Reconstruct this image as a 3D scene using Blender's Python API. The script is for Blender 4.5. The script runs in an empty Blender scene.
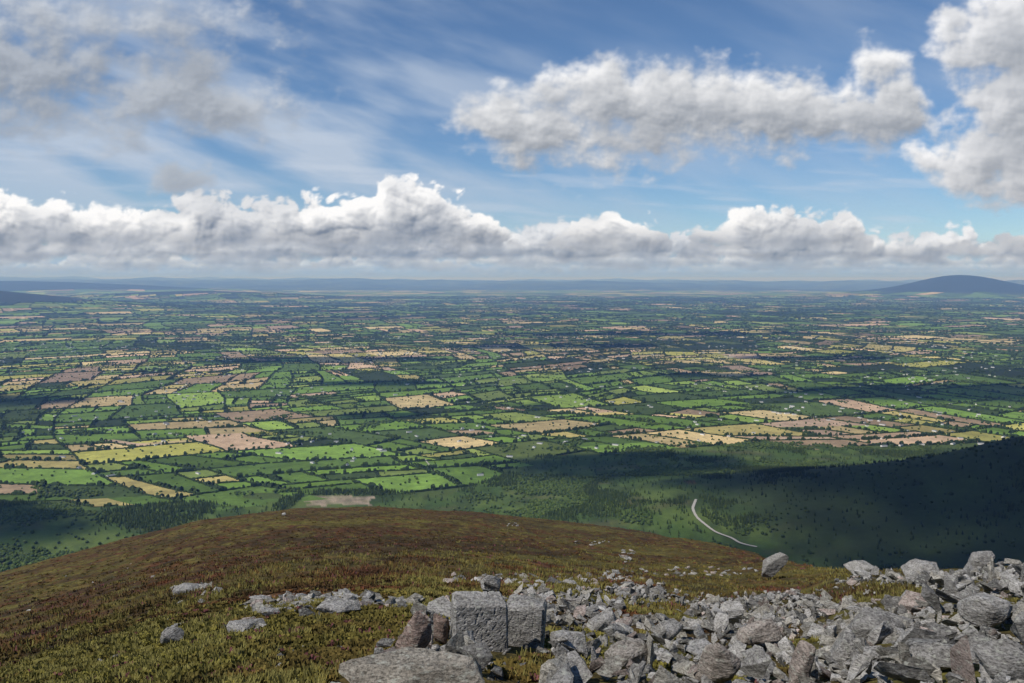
import bpy, bmesh, math, random
import numpy as np
from mathutils import Vector, Matrix, Euler, noise as mnoise
random.seed(7); rng=np.random.default_rng(11)
sc=bpy.context.scene
sc.view_settings.view_transform='Standard'; sc.view_settings.look='None'; sc.view_settings.exposure=0
# ------------------------------------------------------------------ noise
def _h(ix,iy,s):
    h=(ix.astype(np.int64)*374761393+iy.astype(np.int64)*668265263+s*974634777)&0xffffffff
    h=((h^(h>>13))*1274126177)&0xffffffff
    h=((h^(h>>16))*2246822519)&0xffffffff
    return (h^(h>>15))&0xffffffff
def rnd(ix,iy,s): return _h(ix,iy,s)/4294967296.0
def gn(x,y,s=0):
    x=np.asarray(x,float);y=np.asarray(y,float)
    ix=np.floor(x);iy=np.floor(y);fx=x-ix;fy=y-iy
    ux=fx*fx*fx*(fx*(fx*6-15)+10);uy=fy*fy*fy*(fy*(fy*6-15)+10)
    def g(a,b):
        t=rnd(ix+a,iy+b,s)*2*np.pi
        return np.cos(t)*(fx-a)+np.sin(t)*(fy-b)
    n0=g(0,0)*(1-ux)+g(1,0)*ux; n1=g(0,1)*(1-ux)+g(1,1)*ux
    return (n0*(1-uy)+n1*uy)*1.5
def fbm(x,y,o=4,s=0,r=.5):
    a=1;t=0;n=0
    for i in range(o):
        t=t+a*gn(x*2**i+17.3*i,y*2**i-9.1*i,s+i);n+=a;a*=r
    return t/n*1.3
def worley(x,y,s):
    ix=np.floor(x);iy=np.floor(y);m=np.full(x.shape,9.)
    for a in(-1,0,1):
        for b in(-1,0,1):
            cx=ix+a+rnd(ix+a,iy+b,s);cy=iy+b+rnd(ix+a,iy+b,s+50)
            m=np.minimum(m,(x-cx)**2+(y-cy)**2)
    return np.sqrt(m)
def billow(x,y,s,o=4,dec=.52):
    t=0;n=0;a=1
    for i in range(o):
        w=np.clip(worley(x*2.1**i,y*2.1**i,s+i*3),0,1)
        t=t+a*(1-w*w*1.3);n+=a;a*=dec
    return t/n
def sst(x,a,b):
    t=np.clip((x-a)/(b-a),0,1);return t*t*(3-2*t)
# ------------------------------------------------------------------ camera
F=28/36*1024; P=math.radians(4.49); cp,sp=math.cos(P),math.sin(P)
cam=bpy.data.cameras.new('camera');cam.lens=28;cam.sensor_width=36;cam.clip_start=.1;cam.clip_end=500000
co=bpy.data.objects.new('camera',cam);sc.collection.objects.link(co)
co.rotation_euler=(math.pi/2-P,0,0);sc.camera=co
def sight(px,py):               # line of sight of a surveyed landmark
    u=(px-512)/F;v=(341.5-py)/F
    return np.array([u,cp+v*sp,-sp+v*cp])
def proj(x,y,z):
    f=y*cp-z*sp;u=y*sp+z*cp
    return 512+F*x/f,341.5-F*u/f
def az_t(px,py):
    d=sight(px,py);h=math.hypot(d[0],d[1]);return math.atan2(d[0],d[1]),-d[2]/h
# ------------------------------------------------------------------ terrain
crest=[(-40,592,330),(0,573,350),(100,546,380),(200,521,400),(290,510,410),(370,507,420),(450,511,420),(550,521,400),
 (650,534,330),(730,548,220),(800,566,100),(860,577,45),(940,574,36),(1024,570,34),(1100,570,34)]
cz=[];ct=[];cd=[]
cz+= [-math.pi,-2.,-1.1];ct+=[.02,.05,.26];cd+=[300,300,300]
for a,b,c in crest:
    A,T=az_t(a,b);cz.append(A);ct.append(T);cd.append(c)
cz+=[1.1,2.,math.pi];ct+=[.26,.05,.02];cd+=[60,200,300]
cz=np.array(cz);ct=np.array(ct);lcd=np.log(np.array(cd,float))
def far_h(x,y):
    g=lambda cx,cy,wx,wy:np.exp(-((x-cx)/wx)**2-((y-cy)/wy)**2)
    h=420*g(16800,30000,1700,2600)+370*g(17100,30000,4700,3500)
    h=h+600*g(-14300,17000,4800,2600)+260*g(-10500,26000,4500,2500)+560*g(-24000,38000,9000,5000)
    d=np.hypot(x,y)
    h=h+sst(d,46000,64000)*(380+620*fbm(x/13000,y/15000,5,77)-.004*(x+10000))*(d<200000)
    return h
def spur(x,y):
    hx=np.interp(x,[250,600,935,1300,2000,3000,6000],[0,30,82,198,350,490,560])
    yr=2120-.25*(x-900)
    return hx*np.exp(-((y-yr)/np.where(y>yr,420,760))**2)*(1+.06*fbm(x/260,y/260,3,5)+.05*gn(x/520,y/520,6))
def base_h(x,y):
    d=np.hypot(x,y)
    b=-650+10*gn(x/1700,y/1700,3)*sst(d,1500,4000)+26*gn(x/5200,y/5200,4)*sst(d,6000,12000)
    b=b+70*sst(-y,-3000,-1300)*(.6+.8*fbm(x/700,y/700,2,8))
    return b+spur(x,y)+far_h(x,y)
def hill_h(x,y):
    d=np.maximum(np.hypot(x,y),.3);az=np.arctan2(x,y)
    T=np.interp(az,cz,ct);lD=np.interp(az,cz,lcd);L=np.log(d)-lD
    T=T-1.6/np.exp(lD)
    T=T+.055*L*L/(1.7+L*L)+np.where(L>0,np.interp(lD,[3.5,6],[.06,.12])*L*L,0)
    z=-1.6-d*T
    z=z+.06*gn(x/.9,y/.9,21)*sst(d,2,8)+.22*gn(x/5,y/5,22)*sst(d,6,25)+1.1*gn(x/38,y/38,23)*sst(d,40,150)+3*gn(x/130,y/130,24)*sst(d,250,600)
    z=z+.35*fbm(x/3.2,y/3.2,2,25)*sst(d,50,120)
    return z
def H(x,y):
    x=np.asarray(x,float);y=np.asarray(y,float)
    a=hill_h(x,y);b=base_h(x,y);k=30
    h=np.clip(.5+.5*(a-b)/k,0,1)
    return b*(1-h)+a*h+k*h*(1-h)
def ray_hit(px,py,d0=4):
    s=sight(px,py);t=np.exp(np.linspace(math.log(d0),math.log(60000),5000))
    z=H(s[0]*t,s[1]*t);i=np.argmax(z>s[2]*t)
    return s[0]*t[i],s[1]*t[i],z[i]
def farm(x,y):
    yb=np.interp(x,[-4000,-1500,-800,-200,60,900,1500,3000],[2150,2200,2230,2290,2850,3150,3000,3000])
    return (y>yb+170*gn(x/420,y/420,31))&(far_h(x,y)<190)&(spur(x,y)<14)
# ------------------------------------------------------------------ mesh helper
def mk(name,V,faces,mats,col=None,smooth=False,midx=None,cname='Col'):
    me=bpy.data.meshes.new(name);V=np.ascontiguousarray(V,dtype=np.float32)
    me.vertices.add(len(V));me.vertices.foreach_set('co',V.ravel())
    lo=np.concatenate([f.ravel() for f in faces]).astype(np.int32)
    tot=np.concatenate([np.full(len(f),f.shape[1]) for f in faces])
    st=np.concatenate([[0],np.cumsum(tot)[:-1]]).astype(np.int32)
    me.loops.add(len(lo));me.loops.foreach_set('vertex_index',lo)
    me.polygons.add(len(tot));me.polygons.foreach_set('loop_start',st)
    me.polygons.foreach_set('use_smooth',np.full(len(tot),smooth))
    if midx is not None: me.polygons.foreach_set('material_index',midx.astype(np.int32))
    me.update(calc_edges=True)
    if col is not None:
        a=me.color_attributes.new(cname,'FLOAT_COLOR','POINT')
        c=np.ones((len(V),4),np.float32);c[:,:col.shape[1]]=col;a.data.foreach_set('color',c.ravel())
    for m in (mats if isinstance(mats,list) else [mats]): me.materials.append(m)
    o=bpy.data.objects.new(name,me);sc.collection.objects.link(o);return o
def mat(name):
    m=bpy.data.materials.new(name);m.use_nodes=True;nt=m.node_tree;b=nt.nodes['Principled BSDF']
    b.inputs['Roughness'].default_value=.95;b.inputs['Specular IOR Level'].default_value=.15
    return m,nt,b
def N(nt,t,**k):
    n=nt.nodes.new(t)
    for a,v in k.items():
        if a in n.inputs.keys(): n.inputs[a].default_value=v
        else: setattr(n,a,v)
    return n
def attr_mat(name,scales,amps,bump=None):
    m,nt,b=mat(name);L=nt.links
    at=N(nt,'ShaderNodeAttribute',attribute_name='Col');geo=N(nt,'ShaderNodeNewGeometry')
    cur=at.outputs['Color']
    for s,a in zip(scales,amps):
        n=N(nt,'ShaderNodeTexNoise',Scale=s,Detail=3.,Roughness=.6);L.new(geo.outputs['Position'],n.inputs['Vector'])
        mr=N(nt,'ShaderNodeMapRange');mr.inputs['From Min'].default_value=.28;mr.inputs['From Max'].default_value=.72
        mr.inputs['To Min'].default_value=1-a;mr.inputs['To Max'].default_value=1+a;L.new(n.outputs['Fac'],mr.inputs['Value'])
        v=N(nt,'ShaderNodeVectorMath',operation='SCALE');L.new(cur,v.inputs[0]);L.new(mr.outputs[0],v.inputs['Scale']);cur=v.outputs[0]
    L.new(cur,b.inputs['Base Color'])
    if bump:
        prev=None
        for s,dst in bump:
            n=N(nt,'ShaderNodeTexNoise',Scale=s,Detail=4.,Roughness=.65);L.new(geo.outputs['Position'],n.inputs['Vector'])
            bp=N(nt,'ShaderNodeBump',Strength=.8,Distance=dst);L.new(n.outputs['Fac'],bp.inputs['Height'])
            if prev: L.new(prev.outputs[0],bp.inputs['Normal'])
            prev=bp
        L.new(prev.outputs[0],b.inputs['Normal'])
    return m
def mix(a,b,t): t=np.asarray(t)[...,None];return a*(1-t)+b*t
C=lambda *a:np.array(a,float)
# ------------------------------------------------------------------ ground sheet
r=[.4]
while r[-1]<6: r.append(r[-1]*1.06)
while r[-1]<420: r.append(r[-1]*1.0068)
while r[-1]<135000: r.append(r[-1]*1.012)
r=np.array(r)
az=np.radians(np.concatenate([np.arange(-180,-38,4.),np.arange(-38,38.001,.1),np.arange(42,179,4.)]))
R,A=np.meshgrid(r,az,indexing='ij');X=R*np.sin(A);Y=R*np.cos(A)
Z=H(X,Y);hz=hill_h(X,Y);bz=base_h(X,Y);onhill=hz>bz-5
fm=farm(X,Y)&~onhill
Z=Z-np.where(fm,3.,0)
def grassy(X,Y):
    near=sst(-np.hypot(X,Y),-45,-12)
    return sst(fbm(X/4.5+9,Y/4.5,4,45)+.35*fbm(X/55,Y/75,5,43)+.12*near,.02,.30)
def heather(X,Y):
    D=np.hypot(X,Y)
    n1=fbm(X/9,Y/9,5,41);n2=fbm(X/1.6,Y/1.6,3,42);n3=fbm(X/55,Y/75,5,43)
    br=C(.064,.034,.014);ol=C(.080,.064,.016);ru=C(.105,.036,.018);gr=C(.150,.135,.030);dk=C(.026,.018,.009)
    c=mix(br,ol,sst(n1+.5*n2+.6*n3,-.3,.55))
    c=mix(c,ru,.65*sst(fbm(X/5,Y/5,4,44)+.2*n2,.06,.4))
    near=sst(-D,-45,-12)
    c=mix(c,gr,(.40+.5*near)*grassy(X,Y))
    c=mix(c,dk,.70*sst(fbm(X/2.6,Y/2.6,3,46)-.12*near,.10,.42))
    c=mix(c,dk*1.2,.55*sst(fbm(X/24,Y/60,5,47,.6),.05,.4))
    c=mix(c,gr*.8,.40*sst(fbm(X/45,Y/30,5,48,.6),.15,.5))
    return c
hc=heather(X,Y)
mo=mix(C(.045,.078,.015),C(.085,.120,.026),sst(fbm(X/160,Y/160,5,51),-.3,.4))
mo=mix(mo,C(.028,.045,.012),.75*sst(fbm(X/90,Y/200,5,52,.6),-.08,.32))
mo=mix(mo,C(.09,.075,.035),.45*sst(fbm(X/220,Y/120,4,53),.2,.5))
mo=mix(mo,C(.022,.032,.010)*(1+.7*fbm(X/120,Y/200,5,56,.6))[...,None],.9*sst(spur(X,Y),8,45))  # spur moor darkened in colour to deepen its cloud shadow
ga,gb2,_=ray_hit(338,501)
cl=(np.abs(X-ga+18*gn(X/60,Y/40,64))<98+16*gn(X/50,Y/30,61))&(np.abs(Y-gb2)<58+20*gn(X/50,Y/60,62))
mo=mix(mo,C(.30,.235,.17)*(1+.5*fbm(X/30,Y/60,3,63))[...,None],cl.astype(float)*(.75+.5*fbm(X/25,Y/25,3,65)).clip(0,1))
fr=mix(C(.035,.052,.018),C(.10,.115,.042),sst(fbm(X/300,Y/300,5,54),-.2,.5))
fr=mix(fr,C(.020,.032,.014),sst(fbm(X/2500,Y/2500,4,55),-.12,.2))
col=np.where(fm[...,None],C(.06,.085,.02),mo)
col=np.where((R>9000)[...,None],fr,col)
mt=sst(far_h(X,Y),90,240)*(R<45000);col=mix(col,C(.025,.03,.022),mt)
col=mix(col,hc,sst(hz-bz,-10,40+60*gn(X/120,Y/120,60)))
nr,na=R.shape
idx=np.arange(nr*na).reshape(nr,na);nx=np.roll(idx,-1,axis=1)
q=np.stack([idx[:-1],nx[:-1],nx[1:],idx[1:]],-1).reshape(-1,4)[:,::-1]
V=np.stack([X,Y,Z],-1).reshape(-1,3)
V=np.concatenate([V,np.array([[0,0,-1.6]])]);ci=len(V)-1
fan=np.stack([idx[0],np.full(na,ci),nx[0]],-1)
cc=np.concatenate([col.reshape(-1,3),col.reshape(-1,3)[:1]])
gm=attr_mat('ground_heath',[26.,4.,.7,.05],[.5,.45,.35,.15],bump=[(14.,.06),(2.5,.25),(.6,.5)])
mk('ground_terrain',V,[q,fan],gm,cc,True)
# ------------------------------------------------------------------ farmland (recursive enclosure)
leaves=[];lines=[]
def tgt(d):
    return 58000 if d<5000 else 58000*(1+((d-5000)/5500)**1.3)
def split(Q,dep):
    c=Q.mean(0);e=Q-c;rad=max(np.hypot(e[:,0],e[:,1]))
    d=math.hypot(*c)
    if d-rad>46000 or d+rad<1800: return
    if c[1]+rad<0: return
    if rad<3000:
        if abs(c[0])-rad>abs(c[1]+rad)*.86+300: return
    a=Q[1]-Q[0];b=Q[2]-Q[1];c2=Q[3]-Q[2];d2=Q[0]-Q[3]
    ar=.5*abs((Q[2]-Q[0])[0]*(Q[3]-Q[1])[1]-(Q[2]-Q[0])[1]*(Q[3]-Q[1])[0])
    t=tgt(d)
    if ar<t*2.3 and (ar<t*.42 or random.random()<.40): leaves.append(Q);return
    la=np.hypot(*a)+np.hypot(*c2);lb=np.hypot(*b)+np.hypot(*d2)
    j=.17 if ar<t*40 else .06
    t1=random.uniform(.32,.68);t2=t1+random.uniform(-j,j)
    if random.random()<(.93 if max(la,lb)>1.35*min(la,lb) else .55): bigs=la>lb
    else: bigs=la<=lb
    if bigs:
        p=Q[0]+a*t1;s=Q[3]+(Q[2]-Q[3])*t2
        lines.append((p,s));split(np.array([Q[0],p,s,Q[3]]),dep+1);split(np.array([p,Q[1],Q[2],s]),dep+1)
    else:
        p=Q[1]+b*t1;s=Q[0]+(Q[3]-Q[0])*t2
        lines.append((p,s));split(np.array([Q[0],Q[1],p,s]),dep+1);split(np.array([s,p,Q[2],Q[3]]),dep+1)
S0=48000
rot=math.radians(24);rm=np.array([[math.cos(rot),-math.sin(rot)],[math.sin(rot),math.cos(rot)]])
split(np.array([[-S0,-S0],[S0,-S0],[S0,S0],[-S0,S0]])@rm.T,0)
def warp(p):
    x,y=p[...,0],p[...,1]
    return np.stack([x+430*gn(x/2900,y/2900,91)+55*gn(x/600,y/600,93),y+430*gn(x/2900+50,y/2900,92)+55*gn(x/600,y/600,94)],-1)
Lq=np.array(leaves)
k=4;t=np.arange(k)/k
ring=np.concatenate([Lq[:,i,None,:]*(1-t)[None,:,None]+Lq[:,(i+1)%4,None,:]*t[None,:,None] for i in range(4)],1)
W=warp(ring);cen=W.mean(1)
ok=farm(cen[:,0],cen[:,1])&(hill_h(cen[:,0],cen[:,1])<base_h(cen[:,0],cen[:,1])-40)
W=W[ok];cen=cen[ok];n=len(W)
fz=H(W[...,0],W[...,1])
Vf=np.concatenate([W,fz[...,None]],-1).reshape(-1,3)
cx,cy=cen[:,0],cen[:,1];cdist=np.hypot(cx,cy)
pc=.15+.45*sst(fbm(cx/2300,cy/2300,3,101),.04,.38)
g2=lambda a,b,w,h:np.exp(-((cx-a)/w)**2-((cy-b)/h)**2)
pc=pc+.55*g2(-1250,3300,420,550)+.65*g2(-900,6900,1700,1000)+.65*g2(1500,6600,1500,900)+.6*g2(500,3700,350,300)+.45*g2(2000,9500,3500,1700)+.4*g2(-1900,5200,600,600)+.3*g2(-4500,9500,2500,1500)
pc=pc-.3*g2(200,4600,900,500)-.1*g2(-500,2700,500,200)
u=rng.random(n);crop=u<pc
green=np.array([[.102,.172,.024],[.130,.215,.036],[.080,.136,.021],[.165,.24,.042],[.064,.108,.019],[.13,.172,.038],[.20,.25,.055],[.052,.082,.018]])
straw=np.array([[.42,.33,.16],[.37,.31,.11],[.31,.29,.08],[.44,.31,.20],[.25,.18,.11],[.38,.29,.14],[.28,.27,.06],[.32,.23,.16]])
fc=green[rng.choice(8,n,p=[.2,.18,.17,.11,.1,.12,.05,.07])]
sf=straw[rng.choice(8,n,p=[.17,.16,.13,.16,.1,.1,.1,.08])]
fc=np.where(crop[:,None],sf,fc)
fc=fc*(1+.2*rng.standard_normal((n,1))).clip(.55,1.5)
cloud_shade=sst(fbm(cx/3400,cy/1700,4,103)+.18*sst(cdist,8500,18000)-.05,.10,.38)  # cloud shadow painted into the field colours, stronger with distance
wood_shade=(rng.random(n)<.02+.30*cloud_shade);fc=np.where(wood_shade[:,None],C(.024,.038,.013),fc)  # random woods, plus dark fields standing in for cloud shadow
fc=fc*(1-.40*cloud_shade[:,None])
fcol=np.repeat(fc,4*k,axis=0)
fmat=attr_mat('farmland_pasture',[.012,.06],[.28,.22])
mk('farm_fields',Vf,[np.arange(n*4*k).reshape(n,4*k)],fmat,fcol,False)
# hedgerows
Ls=np.array(lines);P0,P1=Ls[:,0],Ls[:,1];ln=np.hypot(*(P1-P0).T)
def hedge_segs(stepf,dmin,dmax):
    kk=np.maximum(1,np.ceil(ln/stepf)).astype(int)
    e=np.repeat(np.arange(len(ln)),kk);off=np.arange(kk.sum())-np.repeat(np.cumsum(kk)-kk,kk)
    t0=(off/kk[e])[:,None];t1=((off+1)/kk[e])[:,None]
    a=P0[e]*(1-t0)+P1[e]*t0
    d=np.hypot(a[:,0],a[:,1]);m=(d>dmin)&(d<dmax)&(np.abs(a[:,0])<a[:,1]*.86+300)
    a=a[m];b=(P0[e]*(1-t1)+P1[e]*t1)[m];ee=e[m]
    a=warp(a);b=warp(b);m=farm(a[:,0],a[:,1])&(rng.random(len(a))<.95)
    return a[m],b[m],ee[m]
lt=np.where(ln>4000,.5,rng.random(len(ln)))
HV=[];HC=[]
for stp,d0,d1,hb in((8,1900,7500,1.5),(16,7500,13000,1.7),(40,13000,30000,1.9)):
    a,b,e=hedge_segs(stp,d0,d1);m=len(a)
    dv=b-a;L_=np.hypot(dv[:,0],dv[:,1])+1e-6;dv=dv/L_[:,None];nv=np.stack([-dv[:,1],dv[:,0]],-1)
    j=(rng.random((m,1))-.5)*4;a=a+nv*j;b=b+nv*j+dv*1.
    clus=fbm(a[:,0]/90,a[:,1]/90,2,141)
    tall=(rng.random(m)<.06+.5*sst(clus,0,.4)+.35*(lt[e]>.78))
    h=np.where(tall,rng.uniform(6,12,m),rng.uniform(2.2,4.6,m))*hb
    w=np.where(tall,rng.uniform(3,6.5,m),rng.uniform(1.5,3.2,m))*hb
    keep=lt[e]>.05;a,b,nv,h,w,dv=a[keep],b[keep],nv[keep],h[keep],w[keep],dv[keep];m=len(a)
    za=H(a[:,0],a[:,1])-1.;zb=H(b[:,0],b[:,1])-1.
    def v3(p,z): return np.concatenate([p,z[:,None]],-1)
    h2=h*rng.uniform(.7,1.1,m)
    vs=np.stack([v3(a-nv*w[:,None],za),v3(a+nv*w[:,None],za),v3(b-nv*w[:,None],zb),v3(b+nv*w[:,None],zb),
      v3(a-nv*w[:,None]*.75,za+1+h*.7),v3(a+nv*w[:,None]*.75,za+1+h*.7),v3(b-nv*w[:,None]*.75,zb+1+h2*.7),v3(b+nv*w[:,None]*.75,zb+1+h2*.7),
      v3(a+dv*1.2,za+1+h),v3(b-dv*1.2,zb+1+h2)],1)
    HV.append(vs.reshape(-1,3))
    c=mix(C(.018,.032,.009),C(.036,.055,.014),rng.random(m));HC.append(np.repeat(c,10,axis=0))
HV=np.concatenate(HV);HC=np.concatenate(HC);m=len(HV)//10;o=(np.arange(m)*10)[:,None]
qf=lambda l:(o[:,:,None]+np.array(l)[None]).reshape(-1,len(l[0]))
hm=attr_mat('hedge_foliage',[.3],[.35])
mk('hedgerows',HV,[qf([[0,2,6,4],[1,5,7,3],[4,6,9,8],[5,8,9,7]]),qf([[0,4,8],[2,9,6],[3,7,9],[1,8,5]])],hm,HC)
# ------------------------------------------------------------------ tracks (ribbons on terrain)
def track(pts):
    P_=np.array([ray_hit(*p) for p in pts])[:,:2]
    s=np.linspace(0,len(P_)-1,len(P_)*14);i=np.clip(s.astype(int),0,len(P_)-2);f=(s-i)[:,None]
    p0=P_[np.clip(i-1,0,None)];p1=P_[i];p2=P_[i+1];p3=P_[np.clip(i+2,None,len(P_)-1)]
    return .5*((2*p1)+(-p0+p2)*f+(2*p0-5*p1+4*p2-p3)*f*f+(-p0+3*p1-3*p2+p3)*f**3)
def ribbon(name,Q,w,m,lift=.6):
    tg=np.gradient(Q,axis=0);tg/=np.hypot(tg[:,0],tg[:,1])[:,None]+1e-9;nn=np.stack([-tg[:,1],tg[:,0]],-1)*(w*(.85+.3*rng.random((len(Q),1))))/2
    a=Q-nn;b=Q+nn;za=H(a[:,0],a[:,1]);zb=H(b[:,0],b[:,1]);zz=np.maximum(za,zb)+lift
    V=np.concatenate([np.column_stack([a,zz]),np.column_stack([b,zz])]);n_=len(Q);i=np.arange(n_-1)
    return mk(name,V,[np.stack([i,i+1,i+1+n_,i+n_],-1)],m)
gmat,gnt,gb=mat('gravel_track');gb.inputs['Base Color'].default_value=(.34,.32,.29,1)
Q1=track([(696,500),(694,505),(693,510),(697,518),(706,526),(716,533),(731,539),(741,544),(757,548)])
Q2=track([(424,459),(430,466),(436,474)])
ribbon('valley_road',Q1,7,gmat,2.);ribbon('valley_road',Q2,5,gmat,1.5)
# ------------------------------------------------------------------ woodland
bm=bmesh.new();bmesh.ops.create_icosphere(bm,subdivisions=1,radius=1)
ico=np.array([v.co[:] for v in bm.verts]);icf=np.array([[v.index for v in f.verts] for f in bm.faces]);bm.free()
def pol(nn,d0,d1,amax=.68):
    d=np.sqrt(rng.uniform(d0*d0,d1*d1,nn));a=rng.uniform(-amax,amax,nn);return d*np.sin(a),d*np.cos(a)
TX=[];TY=[];TS=[];TK=[]
x,y=pol(230000,1500,3700)
fa=farm(x,y);off=(~fa)&(hill_h(x,y)<base_h(x,y)-10)
wn=fbm(x/330,y/330,5,121,.6);left=sst(-x,-100,900);sx0=spur(x,y)
th=.10-.22*left+.22*sst(sx0,8,60)
pr=sst(wn,th-.10,th+.10)*.85+.04
rd=np.full(len(x),1e9)
for qx,qy in np.concatenate([Q1,Q2])[::2]: rd=np.minimum(rd,(x-qx)**2*1.+((y-qy)*.35)**2)
m=off&(rng.random(len(x))<pr)&(rd>16**2)&~((np.abs(x-ga)<110)&(y<gb2+65)&(y>gb2-240))
TX.append(x[m]);TY.append(y[m]);TS.append(rng.uniform(2.6,6.,m.sum()));TK.append((fbm(x[m]/500,y[m]/500,2,122)>.0).astype(int))
x,y=pol(330000,2300,11000)
m=farm(x,y)&((fbm(x/420,y/320,5,123,.6)>.38))
TX.append(x[m]);TY.append(y[m]);TS.append(rng.uniform(4,8,m.sum()));TK.append(np.zeros(m.sum(),int))
x,y=pol(14000,2200,9000);m=farm(x,y)
TX.append(x[m]);TY.append(y[m]);TS.append(rng.uniform(3,6,m.sum()));TK.append(np.zeros(m.sum(),int))
TX=np.concatenate(TX);TY=np.concatenate(TY);TS=np.concatenate(TS);TK=np.concatenate(TK);tn=len(TX)
TZ=H(TX,TY)
jit=1+.4*(rng.random((tn,12,3))-.5)
vb=ico[None]*jit
con=TK[:,None]
rr=np.where(con==1,.62*np.clip(1-(ico[None,:,2]+1)*.42,.15,1),.85)
hh=np.where(TK==1,1.15,.8)
vb=np.stack([vb[...,0]*rr*TS[:,None],vb[...,1]*rr*TS[:,None],(vb[...,2]+.75)*TS[:,None]*hh[:,None]],-1)
vb=vb+np.stack([TX,TY,TZ],-1)[:,None,:]
tc=mix(C(.034,.058,.013),C(.08,.108,.024),rng.random(tn)**1.5)*np.where(TK[:,None]==1,.8,1.)
tc=tc*(1+.35*fbm(TX/200,TY/200,3,124))[:,None]*(1-.55*sst(spur(TX,TY),8,45))[:,None]  # trees on the spur take the same painted cloud shade
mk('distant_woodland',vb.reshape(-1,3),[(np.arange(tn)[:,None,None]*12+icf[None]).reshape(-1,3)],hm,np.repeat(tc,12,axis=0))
print('trees',tn,'fields',n)
# ------------------------------------------------------------------ farmhouses
x,y=pol(2600,2450,9500);m=farm(x,y)&(fbm(x/700,y/700,3,131)>.02);x,y=x[m],y[m];hn=len(x)
z=H(x,y);a=rng.random(hn)*6.28;L1=rng.uniform(6,13,hn);W1=rng.uniform(3.5,6,hn);h1=rng.uniform(3,5.5,hn);rf=rng.uniform(2,3.2,hn)
lx=np.array([-1,1,1,-1,-1,1,1,-1,-1,1]);ly=np.array([-1,-1,1,1,-1,-1,1,1,0,0]);lz=np.array([0,0,0,0,1,1,1,1,1,1]);lr=np.array([0]*8+[1,1])
px_=lx[None]*L1[:,None];py_=ly[None]*W1[:,None];pz_=z[:,None]-.5+lz[None]*h1[:,None]+lr[None]*rf[:,None]
vx=x[:,None]+px_*np.cos(a)[:,None]-py_*np.sin(a)[:,None];vy=y[:,None]+px_*np.sin(a)[:,None]+py_*np.cos(a)[:,None]
o=(np.arange(hn)*10)[:,None]
w1,_,b1=mat('farmhouse_render_wall');b1.inputs['Base Color'].default_value=(.72,.70,.66,1)
w2,_,b2=mat('farmhouse_slate_roof');b2.inputs['Base Color'].default_value=(.16,.165,.18,1)
mk('distant_farmhouses',np.stack([vx,vy,pz_],-1).reshape(-1,3),[qf([[0,1,5,4],[2,3,7,6]]),qf([[4,5,9,8],[6,7,8,9]]),qf([[1,2,6,9,5],[3,0,4,8,7]])],[w1,w2],
   midx=np.concatenate([np.zeros(2*hn),np.ones(2*hn),np.zeros(2*hn)]))
# ------------------------------------------------------------------ rocks
rmat,rnt,rb=mat('quartzite_rock')
L=rnt.links;at=N(rnt,'ShaderNodeAttribute',attribute_name='Col');geo=N(rnt,'ShaderNodeNewGeometry')
n1=N(rnt,'ShaderNodeTexNoise',Scale=3.5,Detail=6.,Roughness=.65);n2=N(rnt,'ShaderNodeTexNoise',Scale=20.,Detail=6.,Roughness=.72);n4=N(rnt,'ShaderNodeTexNoise',Scale=9.,Detail=5.,Roughness=.7)
mp=N(rnt,'ShaderNodeMapping');mp.inputs['Scale'].default_value=(1,1,2.6);mp.inputs['Rotation'].default_value=(.5,.3,0)
L.new(geo.outputs['Position'],mp.inputs['Vector'])
for q_ in(n1,n2,n4):L.new(mp.outputs[0],q_.inputs['Vector'])
cr=N(rnt,'ShaderNodeValToRGB');L.new(n1.outputs['Fac'],cr.inputs[0])
cr.color_ramp.elements[0].position=.3;cr.color_ramp.elements[0].color=(.55,.53,.50,1)
cr.color_ramp.elements[1].position=.68;cr.color_ramp.elements[1].color=(1.22,1.21,1.19,1)
cr2=N(rnt,'ShaderNodeValToRGB');L.new(n2.outputs['Fac'],cr2.inputs[0])
cr2.color_ramp.elements[0].position=.38;cr2.color_ramp.elements[0].color=(.33,.33,.32,1)
cr2.color_ramp.elements[1].position=.56;cr2.color_ramp.elements[1].color=(1.1,1.1,1.1,1)
m1=N(rnt,'ShaderNodeVectorMath',operation='MULTIPLY');m2=N(rnt,'ShaderNodeVectorMath',operation='MULTIPLY')
L.new(at.outputs['Color'],m1.inputs[0]);L.new(cr.outputs[0],m1.inputs[1]);L.new(m1.outputs[0],m2.inputs[0]);L.new(cr2.outputs[0],m2.inputs[1])
lr_=N(rnt,'ShaderNodeMapRange');lr_.inputs['From Min'].default_value=.55;lr_.inputs['From Max'].default_value=.64;lr_.inputs['To Max'].default_value=.65;L.new(n4.outputs['Fac'],lr_.inputs['Value'])
lm=N(rnt,'ShaderNodeMix',data_type='RGBA');L.new(lr_.outputs[0],lm.inputs[0]);L.new(m2.outputs[0],lm.inputs[6]);lm.inputs[7].default_value=(.45,.455,.39,1)
L.new(lm.outputs[2],rb.inputs['Base Color'])
bp=N(rnt,'ShaderNodeBump',Strength=1.,Distance=.045);L.new(n2.outputs['Fac'],bp.inputs['Height'])
bp2=N(rnt,'ShaderNodeBump',Strength=.9,Distance=.09);L.new(n1.outputs['Fac'],bp2.inputs['Height']);L.new(bp.outputs[0],bp2.inputs['Normal']);L.new(bp2.outputs[0],rb.inputs['Normal'])
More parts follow.
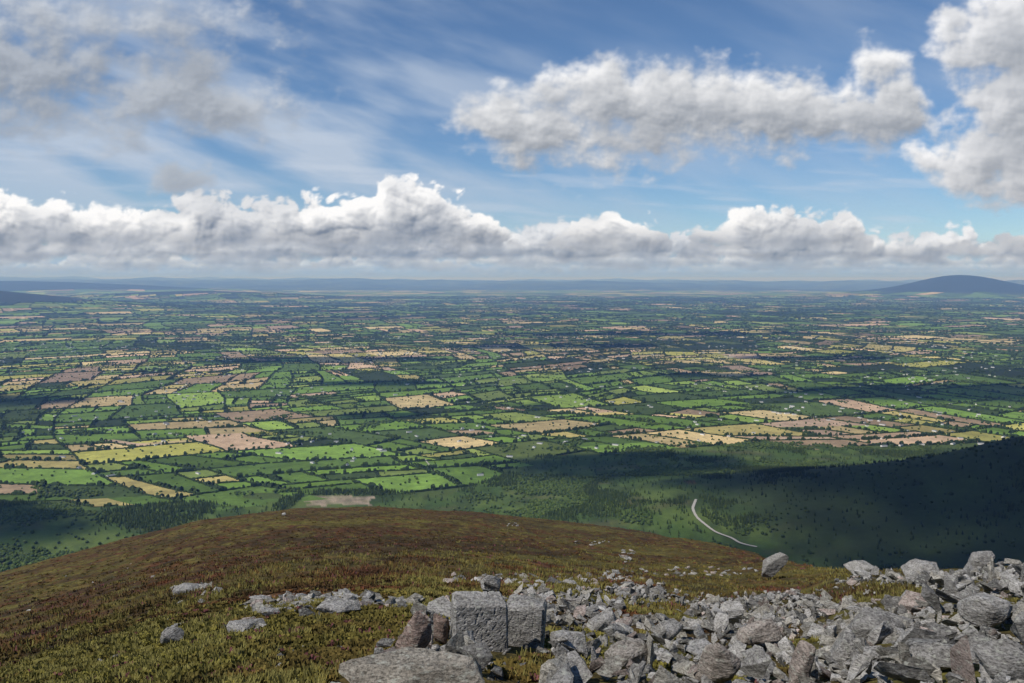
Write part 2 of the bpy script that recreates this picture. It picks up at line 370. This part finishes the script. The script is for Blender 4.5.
def rock_shape(seed,dims,npts=14,bev=.05,cuts=0,amp=.03,strata=0,boxy=.5,cj=.72):
    rs=random.Random(seed);bm=bmesh.new()
    pts=[]
    for i in range(npts):
        v=Vector((rs.gauss(0,1),rs.gauss(0,1),rs.gauss(0,1))).normalized()
        mx=max(abs(c) for c in v);v=v*((1-boxy)+boxy/mx)*rs.uniform(.8,1.)
        pts.append(v)
    if boxy>.8:
        pts=[Vector((sx*rs.uniform(cj,1),sy*rs.uniform(cj,1),sz*rs.uniform(cj,1))) for sx in(-1,1) for sy in(-1,1) for sz in(-1,1)]+([] if cj>.8 else pts[:7])
    for p in pts: bm.verts.new((p.x*dims[0],p.y*dims[1],p.z*dims[2]))
    bmesh.ops.convex_hull(bm,input=bm.verts[:])
    bmesh.ops.delete(bm,geom=[v for v in bm.verts if not v.link_faces],context='VERTS')
    bmesh.ops.dissolve_limit(bm,angle_limit=.22,verts=bm.verts[:],edges=bm.edges[:])
    if bev: bmesh.ops.bevel(bm,geom=bm.edges[:],offset=bev*min(dims),segments=1,affect='EDGES',clamp_overlap=True)
    bmesh.ops.triangulate(bm,faces=bm.faces[:])
    if cuts:
        for _ in range(cuts):
            bm.edges.ensure_lookup_table();lim=max(dims)*(.16 if cuts<3 else .055)
            es=[e for e in bm.edges if e.calc_length()>lim]
            if not es:break
            bmesh.ops.subdivide_edges(bm,edges=es,cuts=1,use_grid_fill=False);bmesh.ops.triangulate(bm,faces=bm.faces[:])
        bm.normal_update();o3=Vector((seed*3.7,seed*1.3,0));md_=max(dims)
        for v in bm.verts:
            p=v.co/md_*2.2+o3;d_=mnoise.noise(p)*.6+mnoise.noise(p*2.7)*.4+mnoise.noise(p*6)*.22
            if cuts>2: d_+=.3*(abs(mnoise.noise(p*3.3))*2-.5)+.12*mnoise.noise(p*14)
            if strata:
                s_=v.co.x/md_*3.2+v.co.y/md_*1.5+v.co.z/md_*1.2+1.0*mnoise.noise(p*1.2);d_-=strata*max(0,abs((s_%1.)-.5)*2-.78)*9
            v.co+=v.normal*d_*amp*md_
    bmesh.ops.triangulate(bm,faces=bm.faces[:])
    bm.verts.index_update()
    V=np.array([v.co[:] for v in bm.verts]);Fc=np.array([[v.index for v in f.verts] for f in bm.faces]);bm.free();return V,Fc
big=[rock_shape(i,(1,random.uniform(.4,.85),random.uniform(.18,.5)),random.choice([8,9,10,12]),.03,2,.085,boxy=random.choice([.2,.45,.6,.75])) for i in range(40)]
small=[rock_shape(100+i,(1,random.uniform(.4,.9),random.uniform(.2,.6)),random.choice([7,8,10,12]),.05,0) for i in range(30)]
RV=[];RF=[];RC=[];ro=0
def rotm(e): return np.array(Euler(e).to_matrix())
def put(shape,x,y,z,s,e,c):
    global ro
    V,Fc=shape;V2=(V*s)@rotm(e).T+np.array([x,y,z]);RV.append(V2);RF.append(Fc+ro);ro+=len(V2);RC.append(np.tile(c,(len(V2),1)))
def rcol():
    g=random.choice([.14,.20,.26,.30,.34,.38,.43,.48]);t=random.random()
    if t<.12: return C(g*1.08,g*.90,g*.82)
    if t<.42: return C(g*1.01,g*.96,g*.86)
    return C(g*1.0,g*.975,g*.945)
tx=[300,330,370,400,440,480,560,640,700,780,860,940,1024,1150];ty=[720,690,665,640,612,600,594,585,580,573,578,576,571,571]
KO=[(*ray_hit(479,648)[:2],.62),(*ray_hit(524,648)[:2],.62),(*ray_hit(500,660)[:2],.35),(*ray_hit(413,660)[:2],.35),(*ray_hit(395,683)[:2],.6),(*ray_hit(445,683)[:2],.6)]
def clear(x,y,s=0): return all((x-a)**2+(y-b)**2>(c+s*.6)**2 for a,b,c in KO)
def rockmask(x,y,z):
    X_,Y_=proj(x,y,z);lim=np.interp(X_,tx,ty)
    d=np.hypot(x,y)
    inside=(Y_>lim+8*fbm(x/1.5,y/1.5,2,203))&(d<44)
    gap=fbm(x/2.6,y/2.6,3,201)>.17+.22*sst(X_,600,850)
    gap|=(((X_-865)/62)**2+((Y_-595)/11)**2<1)|(((X_-700)/38)**2+((Y_-592)/10)**2<1)|(((X_-655)/34)**2+((Y_-614)/9)**2<1)|(((X_-540)/50)**2+((Y_-672)/12)**2<1)
    return inside,gap,X_,Y_
def scatter(nn,d0,d1,smin,smed,smax,shapes,lift,gapkeep=.12,sig=.5):
    d=np.sqrt(rng.uniform(d0*d0,d1*d1,nn));a=rng.uniform(-.35,.72,nn);x=d*np.sin(a);y=d*np.cos(a);z=H(x,y)
    ins,gap,_,_=rockmask(x,y,z);keep=ins&(~gap|(rng.random(nn)<gapkeep))
    for i in np.nonzero(keep)[0]:
        s=min(smax,max(smin,smed*math.exp(random.gauss(0,sig))))/2
        if not clear(x[i],y[i],s): continue
        til=.6 if random.random()<.65 else 1.4
        put(random.choice(shapes),x[i],y[i],z[i]+s*.2+random.uniform(-.02,lift),s,(random.gauss(0,til*.7),random.gauss(0,til*.7),random.uniform(0,6.28)),rcol())
scatter(7500,7.5,44,.1,.18,.34,small,.10)
scatter(4600,7.5,44,.20,.36,.75,big,.24,.04)
scatter(230,9.,44,.6,.78,1.1,big,.26,0,.25)
def patch(px,py,rx,ry,nn,s0,s1):
    for _ in range(nn):
        t_=random.random()*6.28;q_=math.sqrt(random.random())
        x,y,z=ray_hit(px+rx*q_*math.cos(t_),py+ry*q_*math.sin(t_))
        s=random.uniform(s0,s1)/2
        if not clear(x,y,s): continue
        put(random.choice(big if s>.14 else small),x,y,z+s*.1,s,(random.gauss(0,.25),random.gauss(0,.25),random.random()*6.28),rcol()*1.0)
patch(300,606,55,11,90,.2,.7);patch(350,602,30,8,40,.3,.8);patch(200,590,30,5,24,.25,.8);patch(245,627,20,7,16,.15,.5)
patch(400,604,25,5,20,.3,.8);patch(560,580,90,6,60,.3,.9);patch(480,580,40,5,16,.3,.9);patch(690,572,90,4,60,.3,.9)
patch(628,556,8,7,26,.4,1.1);patch(512,525,7,2,16,.4,1.3);patch(590,543,22,3,16,.4,1.1);patch(260,660,150,18,16,.1,.25);patch(120,600,110,40,22,.15,.5)
patch(90,655,30,10,6,.1,.3);patch(286,515,3,1,2,2,3)
patch(500,625,60,14,60,.15,.45);patch(430,640,40,14,40,.15,.4);patch(500,665,30,8,20,.12,.3)
mk('rock_scree',np.concatenate(RV),[np.concatenate(RF)],rmat,np.concatenate(RC))
def boulder(px,py,wp,hp,dep,e,c,seed,boxy=.9,strata=0,sink=.15,cuts=4,amp=.035,cj=.72,name='boulder'):
    x,y,z=ray_hit(px,py);dd=math.hypot(x,y);w=wp/F*dd/2;h=hp/F*dd/2
    V,Fc=rock_shape(seed,(w,w*dep,h*(1+sink)),18,.12,cuts,amp,strata,boxy,cj)
    az_=math.atan2(x,y);V=V@rotm(e).T@rotm((0,0,-az_)).T+np.array([x,y+w*dep*.5,z+h*(1-sink)])
    mk(name,V,[Fc],rmat,np.tile(c,(len(V),1)))
G=lambda g:C(g,g*.97,g*.935)
boulder(478,649,60,52,.75,(-.05,.03,.12),G(.38),901,.95,.9,amp=.024,cj=.86,cuts=5)
boulder(525,647,48,46,.9,(-.05,.03,-.14),G(.36),902,.95,.6,amp=.028,cj=.82,cuts=5)
boulder(413,660,42,56,.8,(.1,.25,.2),C(.36,.275,.24),903,.35,cuts=5)
boulder(441,646,22,42,1.,(0,-.1,.3),C(.27,.20,.17),904,.5)
boulder(412,690,172,22,.5,(.05,-.03,.1),C(.34,.31,.265),905,.7,amp=.026,cuts=5)
boulder(452,657,30,12,1.,(0,.1,.3),G(.34),906,.7)
boulder(490,594,28,20,.8,(.1,.5,.3),G(.33),907,.6)
boulder(630,672,55,30,.7,(.3,.1,.5),C(.37,.34,.31),908,.6)
boulder(718,690,46,50,.6,(.2,.5,.2),C(.35,.31,.28),909,.6)
boulder(803,694,24,56,.9,(.1,.2,.2),C(.35,.30,.27),910,.6)
boulder(774,580,20,34,.5,(0,.7,.1),G(.28),911,.3)
boulder(880,644,58,26,.8,(.2,.15,.3),G(.28),912,.6)
boulder(996,632,50,36,.8,(.1,.3,.5),G(.38),913,.6)
boulder(948,672,62,28,.8,(.15,-.2,.2),G(.31),914,.6)
boulder(862,576,30,14,.8,(.1,.1,.2),G(.35),915,.6)
boulder(985,570,26,16,.8,(.1,-.3,.2),G(.30),916,.5)
boulder(925,581,38,16,.8,(.1,-.2,.2),G(.37),917,.6)
boulder(570,659,44,28,.8,(.1,.2,.2),G(.41),918,.6)
boulder(670,646,40,24,.8,(.3,.2,.7),G(.38),919,.5)
boulder(760,652,48,30,.8,(.2,-.3,.4),C(.35,.31,.28),920,.6)
boulder(1010,688,50,42,.8,(.2,-.3,.4),G(.30),921,.6)
boulder(845,668,40,32,.8,(.2,-.2,.9),G(.33),926,.6)
boulder(600,634,40,22,.8,(.2,-.2,.5),G(.36),927,.6)
boulder(170,644,24,14,.8,(.1,.1,.2),G(.30),922,.6)
boulder(243,632,40,8,.8,(.0,.05,.2),G(.33),923,.7)
boulder(335,615,50,9,.8,(.0,.05,.2),G(.35),924,.7)
boulder(185,595,32,7,.8,(.0,.05,.2),G(.35),925,.7)
# ------------------------------------------------------------------ heather & grass tufts
tm=attr_mat('heather_foliage',[9.],[.2])
def tufts(name,nn,d0,d1,amax,hs,ws,nb,powr,wk):
    d=d0*(d1/d0)**(rng.random(nn)**powr);a=rng.uniform(-.72,amax,nn);x=d*np.sin(a);y=d*np.cos(a);z=H(x,y)
    ins,gap,X_,Y_=rockmask(x,y,z);keep=(~ins)|gap
    x,y,z,d=x[keep],y[keep],z[keep],d[keep];m=len(x)
    c=heather(x,y);gy_=grassy(x,y);isg=(rng.random(m)<.06+.5*gy_)
    c=np.where(isg[:,None],C(.185,.165,.05)*rng.uniform(.7,1.15,(m,1)),c*1.2*rng.uniform(.78,1.25,(m,1)))
    pk=(rng.random(m)<.05)&(~isg);c=np.where(pk[:,None],C(.13,.050,.05),c)
    th=rng.random((m,nb))*6.28;rad=rng.random((m,nb))*ws*.5;ln_=rng.uniform(.5,1.,(m,nb))*hs*np.where(isg,1.2,.8)[:,None]
    sp_=rng.uniform(.1,.9,(m,nb));bx=x[:,None]+rad*np.cos(th);by=y[:,None]+rad*np.sin(th);bz_=z[:,None]-.02+0*bx
    txx=bx+np.cos(th)*ln_*sp_*.8;tyy=by+np.sin(th)*ln_*sp_*.8;tz=bz_+ln_*(1-.35*sp_)
    wv=(np.where(isg,.006,.018)[:,None]*(1+d[:,None]/14))*wk;pa=th+rng.uniform(.8,2.2,(m,nb));wx=np.cos(pa)*wv;wy=np.sin(pa)*wv
    V=np.stack([np.stack([bx-wx,by-wy,bz_],-1),np.stack([bx+wx,by+wy,bz_],-1),np.stack([txx+wx*.5,tyy+wy*.5,tz],-1),np.stack([txx-wx*.5,tyy-wy*.5,tz*1.0],-1)],2).reshape(-1,3)
    cb=np.repeat(c,nb,axis=0)*rng.uniform(.75,1.25,(m*nb,1));cv=np.repeat(cb,4,axis=0)
    mk(name,V,[np.arange(len(V)).reshape(-1,4)],tm,cv)
tufts('heather_and_grass',17000,6.5,36,.7,.12,.22,22,.8,.85)
tufts('heather_and_grass',15000,26,420,.5,.22,.7,12,1.,.45)
# ------------------------------------------------------------------ sun, sky
SA=math.radians(-124);SE=math.radians(52)
Sv=Vector((math.sin(SA)*math.cos(SE),math.cos(SA)*math.cos(SE),math.sin(SE)))
sl=bpy.data.lights.new('sun','SUN');sl.energy=4.5;sl.angle=math.radians(.53);sl.color=(1,.95,.88)
so=bpy.data.objects.new('sun',sl);sc.collection.objects.link(so);so.rotation_euler=(-Sv).to_track_quat('-Z','Y').to_euler()
w=bpy.data.worlds.new('World');sc.world=w;w.use_nodes=True;nt=w.node_tree
sk=nt.nodes.new('ShaderNodeTexSky');sk.sky_type='NISHITA';sk.sun_disc=False;sk.sun_elevation=SE;sk.sun_rotation=SA;sk.altitude=700;sk.air_density=1.;sk.dust_density=.1;sk.ozone_density=3.
vm=nt.nodes.new('ShaderNodeVectorMath');vm.operation='MULTIPLY';vm.inputs[1].default_value=(.84,1.0,1.15)
nt.links.new(sk.outputs[0],vm.inputs[0]);nt.links.new(vm.outputs[0],nt.nodes['Background'].inputs[0]);nt.nodes['Background'].inputs[1].default_value=.085
# ------------------------------------------------------------------ haze layer
hz_m=bpy.data.materials.new('atmospheric_haze');hz_m.use_nodes=True;nt=hz_m.node_tree;nt.nodes.clear()
vo=nt.nodes.new('ShaderNodeOutputMaterial');vs=nt.nodes.new('ShaderNodeVolumeScatter');vs.inputs['Color'].default_value=(.28,.51,1,1);vs.inputs['Density'].default_value=3.1e-5;vs.inputs['Anisotropy'].default_value=0.
nt.links.new(vs.outputs[0],vo.inputs['Volume'])
S=150000;z0,z1=-900,200
bv=np.array([[sx*S,sy*S,zz] for zz in(z0,z1) for sx,sy in((-1,-1),(1,-1),(1,1),(-1,1))])
mk('atmospheric_haze',bv,[np.array([[3,2,1,0],[4,5,6,7],[0,1,5,4],[1,2,6,5],[2,3,7,6],[3,0,4,7]])],hz_m)
# ------------------------------------------------------------------ unseen cloud sheet above the frame, added and shaped to cast the cloud shadows
HD=3600.
gx,gy=np.meshgrid(np.arange(-9500,9500,60.),np.arange(-5500,8500,60.),indexing='ij')
ox=gx-Sv.x/Sv.z*(HD+600);oy=gy-Sv.y/Sv.z*(HD+600)
blobs=[(1750,1550,1500,800),(330,2680,560,250),(850,2300,450,160),(-1500,1930,600,230),(2700,4500,1500,380),(-1700,6300,1300,320),(300,7600,1300,280),(-2900,4200,600,220),(1500,9300,2500,380),(-3500,9000,1800,450),(-700,3700,300,130),(2500,6500,900,220),(-900,4900,500,130),(1200,5300,500,130)]
m_=np.full(gx.shape,-9.)
for a,b,c,d in blobs: m_=np.maximum(m_,1-((ox-a)/c)**2-((oy-b)/d)**2)
m_=m_+.75*fbm(ox/700,oy/500,5,301)
al=sst(m_,-.05,.5)*.93
al=al*sst(HD/np.maximum(np.hypot(gx,gy),1),.40,.46)
dm=bpy.data.materials.new('shadow_sheet_mat');dm.use_nodes=True;nt=dm.node_tree;nt.nodes.clear()
o_=nt.nodes.new('ShaderNodeOutputMaterial');mx=nt.nodes.new('ShaderNodeMixShader');tr=nt.nodes.new('ShaderNodeBsdfTransparent');df=nt.nodes.new('ShaderNodeBsdfDiffuse');df.inputs[0].default_value=(.85,.85,.85,1)
at=nt.nodes.new('ShaderNodeAttribute');at.attribute_name='Col';sx_=nt.nodes.new('ShaderNodeSeparateColor')
nt.links.new(at.outputs['Color'],sx_.inputs[0]);nt.links.new(sx_.outputs[0],mx.inputs[0]);nt.links.new(tr.outputs[0],mx.inputs[1]);nt.links.new(df.outputs[0],mx.inputs[2]);nt.links.new(mx.outputs[0],o_.inputs[0])
ga_,gb_=gx.shape;ii=np.arange(ga_*gb_).reshape(ga_,gb_)
qq=np.stack([ii[:-1,:-1],ii[1:,:-1],ii[1:,1:],ii[:-1,1:]],-1).reshape(-1,4)
alf=al.ravel();qq=qq[alf[qq].max(1)>0]
zz=HD+al*120
mk('cloud_shadow_sheet',np.stack([gx,gy,zz],-1).reshape(-1,3),[qq],dm,np.repeat(alf[:,None],3,1),True)
# ------------------------------------------------------------------ sky dome clouds
st=.065
e1=np.radians(np.arange(-.3,21.5,st));a1=np.radians(np.arange(-41,41,st*1.15))
E_,A_=np.meshgrid(e1,a1,indexing='ij')
dx=np.sin(A_)*np.cos(E_);dy=np.cos(A_)*np.cos(E_);dz=np.sin(E_)
U,Vv=proj(dx,dy,dz)
pxs=1.15
def sh(Aa,right,up):
    r_=np.roll(Aa,-int(round(up*pxs)),axis=0) if up else Aa
    return np.roll(r_,-int(round(right*pxs)),axis=1) if right else r_
wx=fbm(U/60,Vv/60,4,401)*16;wy=fbm(U/60+40,Vv/60,4,402)*16
rgb=np.zeros(U.shape+(3,));alp=np.zeros(U.shape)
def comp(c,a):
    global rgb,alp
    rgb=c*a[...,None]+rgb*(1-a[...,None]);alp=a+alp*(1-a)
def shade(Fd,soft,white,dark,reach,expo,relief,amax=1.):
    a=sst(Fd,0,soft)*amax
    T_=np.clip(Fd,0,30)/30;occ=0
    for kx in(.12,.25,.45,.7,1.):
        occ=occ+sh(T_,-.35*reach*kx,reach*kx)
    occ=occ/5
    g=np.clip((Fd-sh(Fd,-1.5,3)),-6,6)
    g2_=np.clip((Fd-sh(Fd,-4,8)),-14,14)
    lit=np.exp(-expo*occ)+relief*g+relief*.5*g2_
    lit=np.clip(lit,0,1.05)
    return mix(dark,white,lit),a
s1=fbm((U*.95+Vv*.5)/260,(Vv*.9-U*.32)/55,6,411);s2=fbm(U/420,Vv/150,4,412)
veil=sst(s1+.6*s2,-.42,.55)
reg=.30+.75*np.exp(-((U-290)/250)**2-((Vv-80)/120)**2)+.5*np.exp(-((U-80)/220)**2-((Vv-150)/55)**2)+.35*np.exp(-((U-420)/200)**2-((Vv-180)/40)**2)
reg=reg*(1-.6*np.exp(-((U-600)/230)**2-((Vv-20)/60)**2))
comp(np.broadcast_to(C(.52,.60,.72),U.shape+(3,)),np.clip(veil*reg*.85,0,.85))
s3=fbm((U+Vv*.3)/170,(Vv-U*.05)/16,5,413);comp(np.broadcast_to(C(.6,.67,.78),U.shape+(3,)),.35*sst(s3,.05,.6)*sst(Vv,90,170))
comp(np.broadcast_to(C(.34,.48,.69),U.shape+(3,)),.8*sst(Vv,232,268)+.18*sst(Vv,264,277))
def row(base,prof,amp,sc_,seed,white,dark,reach,gap=0.,asq=1.3,expo=2.1,amax=1.,bsoft=1.,lowk=.65):
    xs=[p[0] for p in prof];ys=[p[1] for p in prof]
    top=np.interp(U+wx*1.5,xs,ys)+gap*fbm(U/(sc_*5),U*0+seed,4,seed+5,.6)
    sv=.7+.6*(fbm(U/140,Vv/90,2,seed+8)+.5)
    bl=billow((U+wx*.8)/sc_,(Vv+wy*.8)*asq/sc_,seed,4,.46)
    Et=Vv-top
    Fd=Et*.8+amp*sv*(bl-.62)*2+amp*.6*fbm(U/26,Vv/18,4,seed+4)
    bot=base-Vv+7*fbm(U/50,Vv/20,4,seed+9)
    Fb=np.minimum(Fd,bot*2.2)
    c,a=shade(Fd,6.,white,dark,reach,expo,.033)
    lowf=sst(Vv,base-reach*1.1,base-2)
    c=mix(c,dark*(1+.3*fbm(U/45,Vv/12,4,seed+2))[...,None],lowk*lowf)
    big_=sst(fbm(U/95,Vv/45,3,seed+14),-.1,.4)
    c=mix(c,dark*1.25,.35*big_)
    a=a*sst(bot,-4*bsoft,6*bsoft)*amax
    comp(c,a*sst(Fb,-8,2))
row(276,[(-300,267),(1300,268)],4,9,501,C(.50,.60,.74),C(.29,.40,.55),6,14,amax=.7,bsoft=1.2)
row(272,[(-300,261),(300,259),(700,260),(1300,260)],6,12,511,C(.70,.76,.83),C(.27,.36,.48),8,20,amax=.85,bsoft=1.3)
row(267,[(-300,250),(100,253),(300,250),(520,254),(620,247),(700,250),(800,242),(900,248),(1300,248)],8,17,521,C(.82,.85,.89),C(.26,.33,.43),11,22)
row(260,[(-300,232),(0,230),(60,228),(120,230),(190,232),(260,229),(330,222),(380,218),(450,226),(500,230),(560,231),(610,226),(650,230),(700,233),(760,228),(820,225),(860,228),(920,236),(980,234),(1024,236),(1300,236)],11,24,531,C(.84,.86,.90),C(.22,.27,.35),16,22)
row(249,[(-300,202),(0,200),(60,194),(110,207),(150,213),(195,191),(240,205),(300,200),(350,201),(385,174),(410,180),(440,199),(475,217),(520,254),(580,224),(620,209),(650,224),(690,250),(735,212),(770,208),(800,217),(840,215),(880,248),(930,254),(990,232),(1024,228),(1300,228)],13,30,541,C(.97,.97,.98),C(.21,.25,.32),27,14,expo=2.0,bsoft=2.)
def puff(ells,amp,sc_,seed,white,dark,reach,expo,soft,relief,amax=1.,asq=1.2,dec=.45,grow=0,lowk=.35):
    Em=np.full(U.shape,-99.);uu=U+wx;vv=Vv+wy*.6
    for cx_,cy_,rx,ry in ells:
        q_=1-np.sqrt(((uu-cx_)/rx)**2+((vv-cy_)/ry)**2);e_=q_*min(rx,ry)
        Em=np.log(np.exp(np.clip(Em/6,-20,20))+np.exp(np.clip(e_/6,-20,20)))*6
    bl=billow((U+wx)/sc_,(Vv+wy)*asq/sc_,seed,4,dec)
    fb=fbm(U/45,Vv/32,5,seed+7,.58)
    Fd=Em*.85+grow+amp*((bl-.6)*1.1+fb*.95)
    c,a=shade(Fd,soft,white,dark,reach,expo,relief,amax)
    low=sst(fbm(U/70,Vv/40,4,seed+11),-.2,.5)
    c=mix(c,dark*1.1,lowk*low);comp(c,a)
puff([(60,75,130,50),(160,90,120,48),(235,105,55,38),(30,20,120,34),(150,25,110,28),(-60,60,120,80),(20,130,100,20)],30,60,601,C(.60,.64,.70),C(.26,.29,.34),50,1.15,44,.014,.92,grow=7,lowk=.45)
puff([(178,180,34,15),(205,205,14,6)],9,20,611,C(.55,.59,.64),C(.27,.30,.355),12,1.3,14,.01,.85,grow=3)
puff([(500,120,44,30),(545,128,54,38),(590,166,46,20),(620,100,62,40),(690,104,72,42),(770,110,76,40),(845,118,64,34),(893,112,44,36),(885,64,32,18),(560,95,44,26),(640,140,84,20)],18,44,621,C(.90,.905,.92),C(.30,.33,.38),38,1.55,22,.018,grow=4)
puff([(975,160,44,42),(1010,110,62,42),(985,40,54,36),(1030,30,62,52),(1020,180,42,28),(932,160,20,15),(1090,100,90,110)],17,40,631,C(.90,.905,.93),C(.33,.36,.41),36,1.4,18,.018,grow=4)
alp=alp*sst(-np.degrees(E_),-21.5,-20.3)*sst(-np.abs(np.degrees(A_)),-41,-38.5)
rgb=rgb/np.maximum(alp,1e-4)[...,None]
alc=np.clip(alp,0,1)
DR=190000
DV=np.stack([dx,dy,dz],-1).reshape(-1,3)*DR
sm=bpy.data.materials.new('sky_clouds');sm.use_nodes=True;nt=sm.node_tree;nt.nodes.clear()
o_=nt.nodes.new('ShaderNodeOutputMaterial');mx=nt.nodes.new('ShaderNodeMixShader');tr=nt.nodes.new('ShaderNodeBsdfTransparent');em=nt.nodes.new('ShaderNodeEmission')
at=nt.nodes.new('ShaderNodeAttribute');at.attribute_name='Cloud'
nt.links.new(at.outputs['Color'],em.inputs[0]);nt.links.new(at.outputs['Alpha'],mx.inputs[0]);nt.links.new(tr.outputs[0],mx.inputs[1]);nt.links.new(em.outputs[0],mx.inputs[2]);nt.links.new(mx.outputs[0],o_.inputs[0])
try: sm.cycles.emission_sampling='NONE'
except Exception as ex: print(ex)
sa,sb=U.shape;ii=np.arange(sa*sb).reshape(sa,sb);qq=np.stack([ii[:-1,:-1],ii[:-1,1:],ii[1:,1:],ii[1:,:-1]],-1).reshape(-1,4)
mk('sky',DV,[qq],sm,np.concatenate([rgb.reshape(-1,3),alc.reshape(-1,1)],1),True,cname='Cloud')
